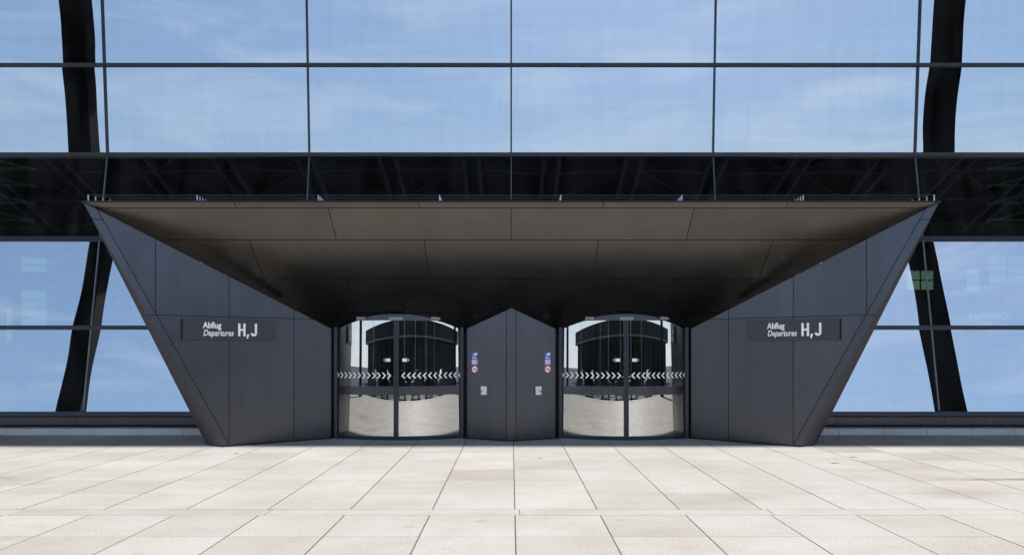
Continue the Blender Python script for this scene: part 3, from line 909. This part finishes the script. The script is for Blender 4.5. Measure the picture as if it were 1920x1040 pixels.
M['tyre'] = simple('tyre_rubber', (0.015, 0.015, 0.015), 0.9, 0, 0.1, 9)
M['car_lamp'] = simple('car_lamp_lens', (0.6, 0.6, 0.62), 0.1, 0, 0.05, 9)
for k_ in ('car_black', 'car_silver', 'car_blue', 'car_grey', 'far_glass', 'car_lamp'):      # dull finish, keeps sun glints off
    pb = M[k_].node_tree.nodes['Principled BSDF']
    pb.inputs['Specular IOR Level'].default_value = 0.04
    pb.inputs['Metallic'].default_value = 0.0
def car(x, y, paint, label, flip=1):
    t = tag(empty('parked_car'), label, 'car', 'cars parked across the forecourt road')
    z0 = -0.16
    P = lambda u, v, z: Vector((x + flip*u, y + v, z0 + z))
    side = [(-2.2, 0.35), (-2.25, 0.62), (-2.1, 0.86), (-1.0, 0.94), (1.5, 0.97), (2.15, 0.92), (2.22, 0.60), (2.18, 0.35), (1.75, 0.22), (-1.75, 0.22)]
    b = MB().prism([P(u, -0.88, z) for u, z in side], EY, 1.76)
    body = b.build('body', paint, t)
    bv = body.modifiers.new('bevel', 'BEVEL'); bv.width = 0.06; bv.segments = 3
    lo = [(-1.15, 0.95), (1.75, 0.97)]; hi = [(-0.45, 1.44), (1.15, 1.46)]
    vs = [P(lo[0][0], -0.84, lo[0][1]), P(lo[1][0], -0.84, lo[1][1]), P(lo[1][0], 0.84, lo[1][1]), P(lo[0][0], 0.84, lo[0][1]),
          P(hi[0][0], -0.66, hi[0][1]), P(hi[1][0], -0.66, hi[1][1]), P(hi[1][0], 0.66, hi[1][1]), P(hi[0][0], 0.66, hi[0][1])]
    cab = mesh_obj('cabin', vs, [(0,3,2,1),(4,5,6,7),(0,1,5,4),(1,2,6,5),(2,3,7,6),(3,0,4,7)], paint, t)
    for sd in (-1, 1):
        for (a0, a1, b0, b1) in ((-0.85, 0.28, -0.36, 0.30), (0.38, 1.45, 0.38, 1.02)):
            MB().add([P(a0, sd*0.822, 1.01), P(a1, sd*0.822, 1.01), P(b1, sd*0.686, 1.41), P(b0, sd*0.686, 1.41)], [(0,1,2,3)]).build('side_window', 'far_glass', cab)
        MB().obox(P(-2.16, sd*0.62, 0.72), EX, EY, UP, 0.05, 0.18, 0.07).build('headlight', 'car_lamp', t)
        MB().obox(P(2.18, sd*0.64, 0.76), EX, EY, UP, 0.04, 0.16, 0.07).build('tail_light', 'ink', t)
        for wx in (-1.38, 1.36):
            w = MB().bar(P(wx, sd*0.70, 0.32), P(wx, sd*0.90, 0.32), 0.32, 20).build('wheel', 'tyre', t)
            MB().bar(P(wx, sd*0.885, 0.32), P(wx, sd*0.912, 0.32), 0.20, 14).build('rim', 'steel', w)
    for (a0, z0_, a1, z1_) in ((-1.05, 1.0, -0.52, 1.41), (1.68, 1.02, 1.22, 1.43)):
        MB().add([P(a0 - (0.012 if a0 < 0 else -0.012), -0.72, z0_), P(a0 - (0.012 if a0 < 0 else -0.012), 0.72, z0_), P(a1 - (0.012 if a0 < 0 else -0.012), 0.60, z1_), P(a1 - (0.012 if a0 < 0 else -0.012), -0.60, z1_)], [(0,1,2,3)]).build('windscreen', 'far_glass', cab)
    set_base(t, (x, y, z0))
for i, (x, y, pm, nm, fl) in enumerate(((-17.5, -8.6, 'car_silver', 'dull silver car at the left end of the row', 1), (-11.0, -8.4, 'car_black', 'black car next to the left silver one across the road', 1),
        (-3.2, -8.7, 'car_blue', 'dark blue car in the middle of the row', -1), (2.9, -8.5, 'car_grey', 'grey car in the middle of the row', 1),
        (9.2, -8.6, 'car_black', 'black car right of the grey one across the road', -1), (17.0, -8.4, 'car_silver', 'dull silver car at the right end of the row', 1))):
    car(x, y, pm, nm + ', reflected in the doors', fl)
tp = tag(empty('camera_tripod'), 'black camera tripod standing on the paving, reflected in the doors', 'tripod')
for k in range(3):
    a = R(90 + 120*k + 180)
    MB().bar((0.0, -0.16, 1.45), (0.55*math.cos(a), -0.16 + 0.55*math.sin(a), 0.0), 0.022, 8, 0.014).build('leg', 'ink', tp)
MB().bar((0, -0.16, 1.35), (0, -0.16, 1.66), 0.03, 10).build('head', 'ink', tp)
MB().box(-0.075, 0.075, -0.22, -0.12, 1.67, 1.79).build('camera_body', 'ink', tp)
MB().bar((0, -0.12, 1.735), (0, -0.04, 1.735), 0.042, 16).build('lens', 'ink', tp)
set_base(tp, (0, -0.16, 0))

# ------------------------------------------------------------------ bits on the ground
for i, (x, y, a, ln) in enumerate(((4.97, 11.45, -4, 0.12), (5.55, 12.1, -25, 0.13), (-4.6, 12.5, 30, 0.07), (0.46, 12.0, 10, 0.06))):
    d_ = Vector((math.cos(R(a)), math.sin(R(a)), 0))*ln/2
    c = Vector((x, y, 0.006))
    b = MB().bar(c - d_, c + d_*0.2 + UP*0.004, 0.004, 5).bar(c + d_*0.2 + UP*0.004, c + d_, 0.004, 5, 0.002)
    o = b.build('fallen_twig', 'twig')
    tag(o, ['nearest of the dry twigs on the paving right of the doors', 'dry twig on the paving before the right wing tip', 'tiny dry twig on the paving before the left wing tip', 'tiny dry twig on the paving before the centre pier'][i], 'twig', 'dry twigs on the paving')
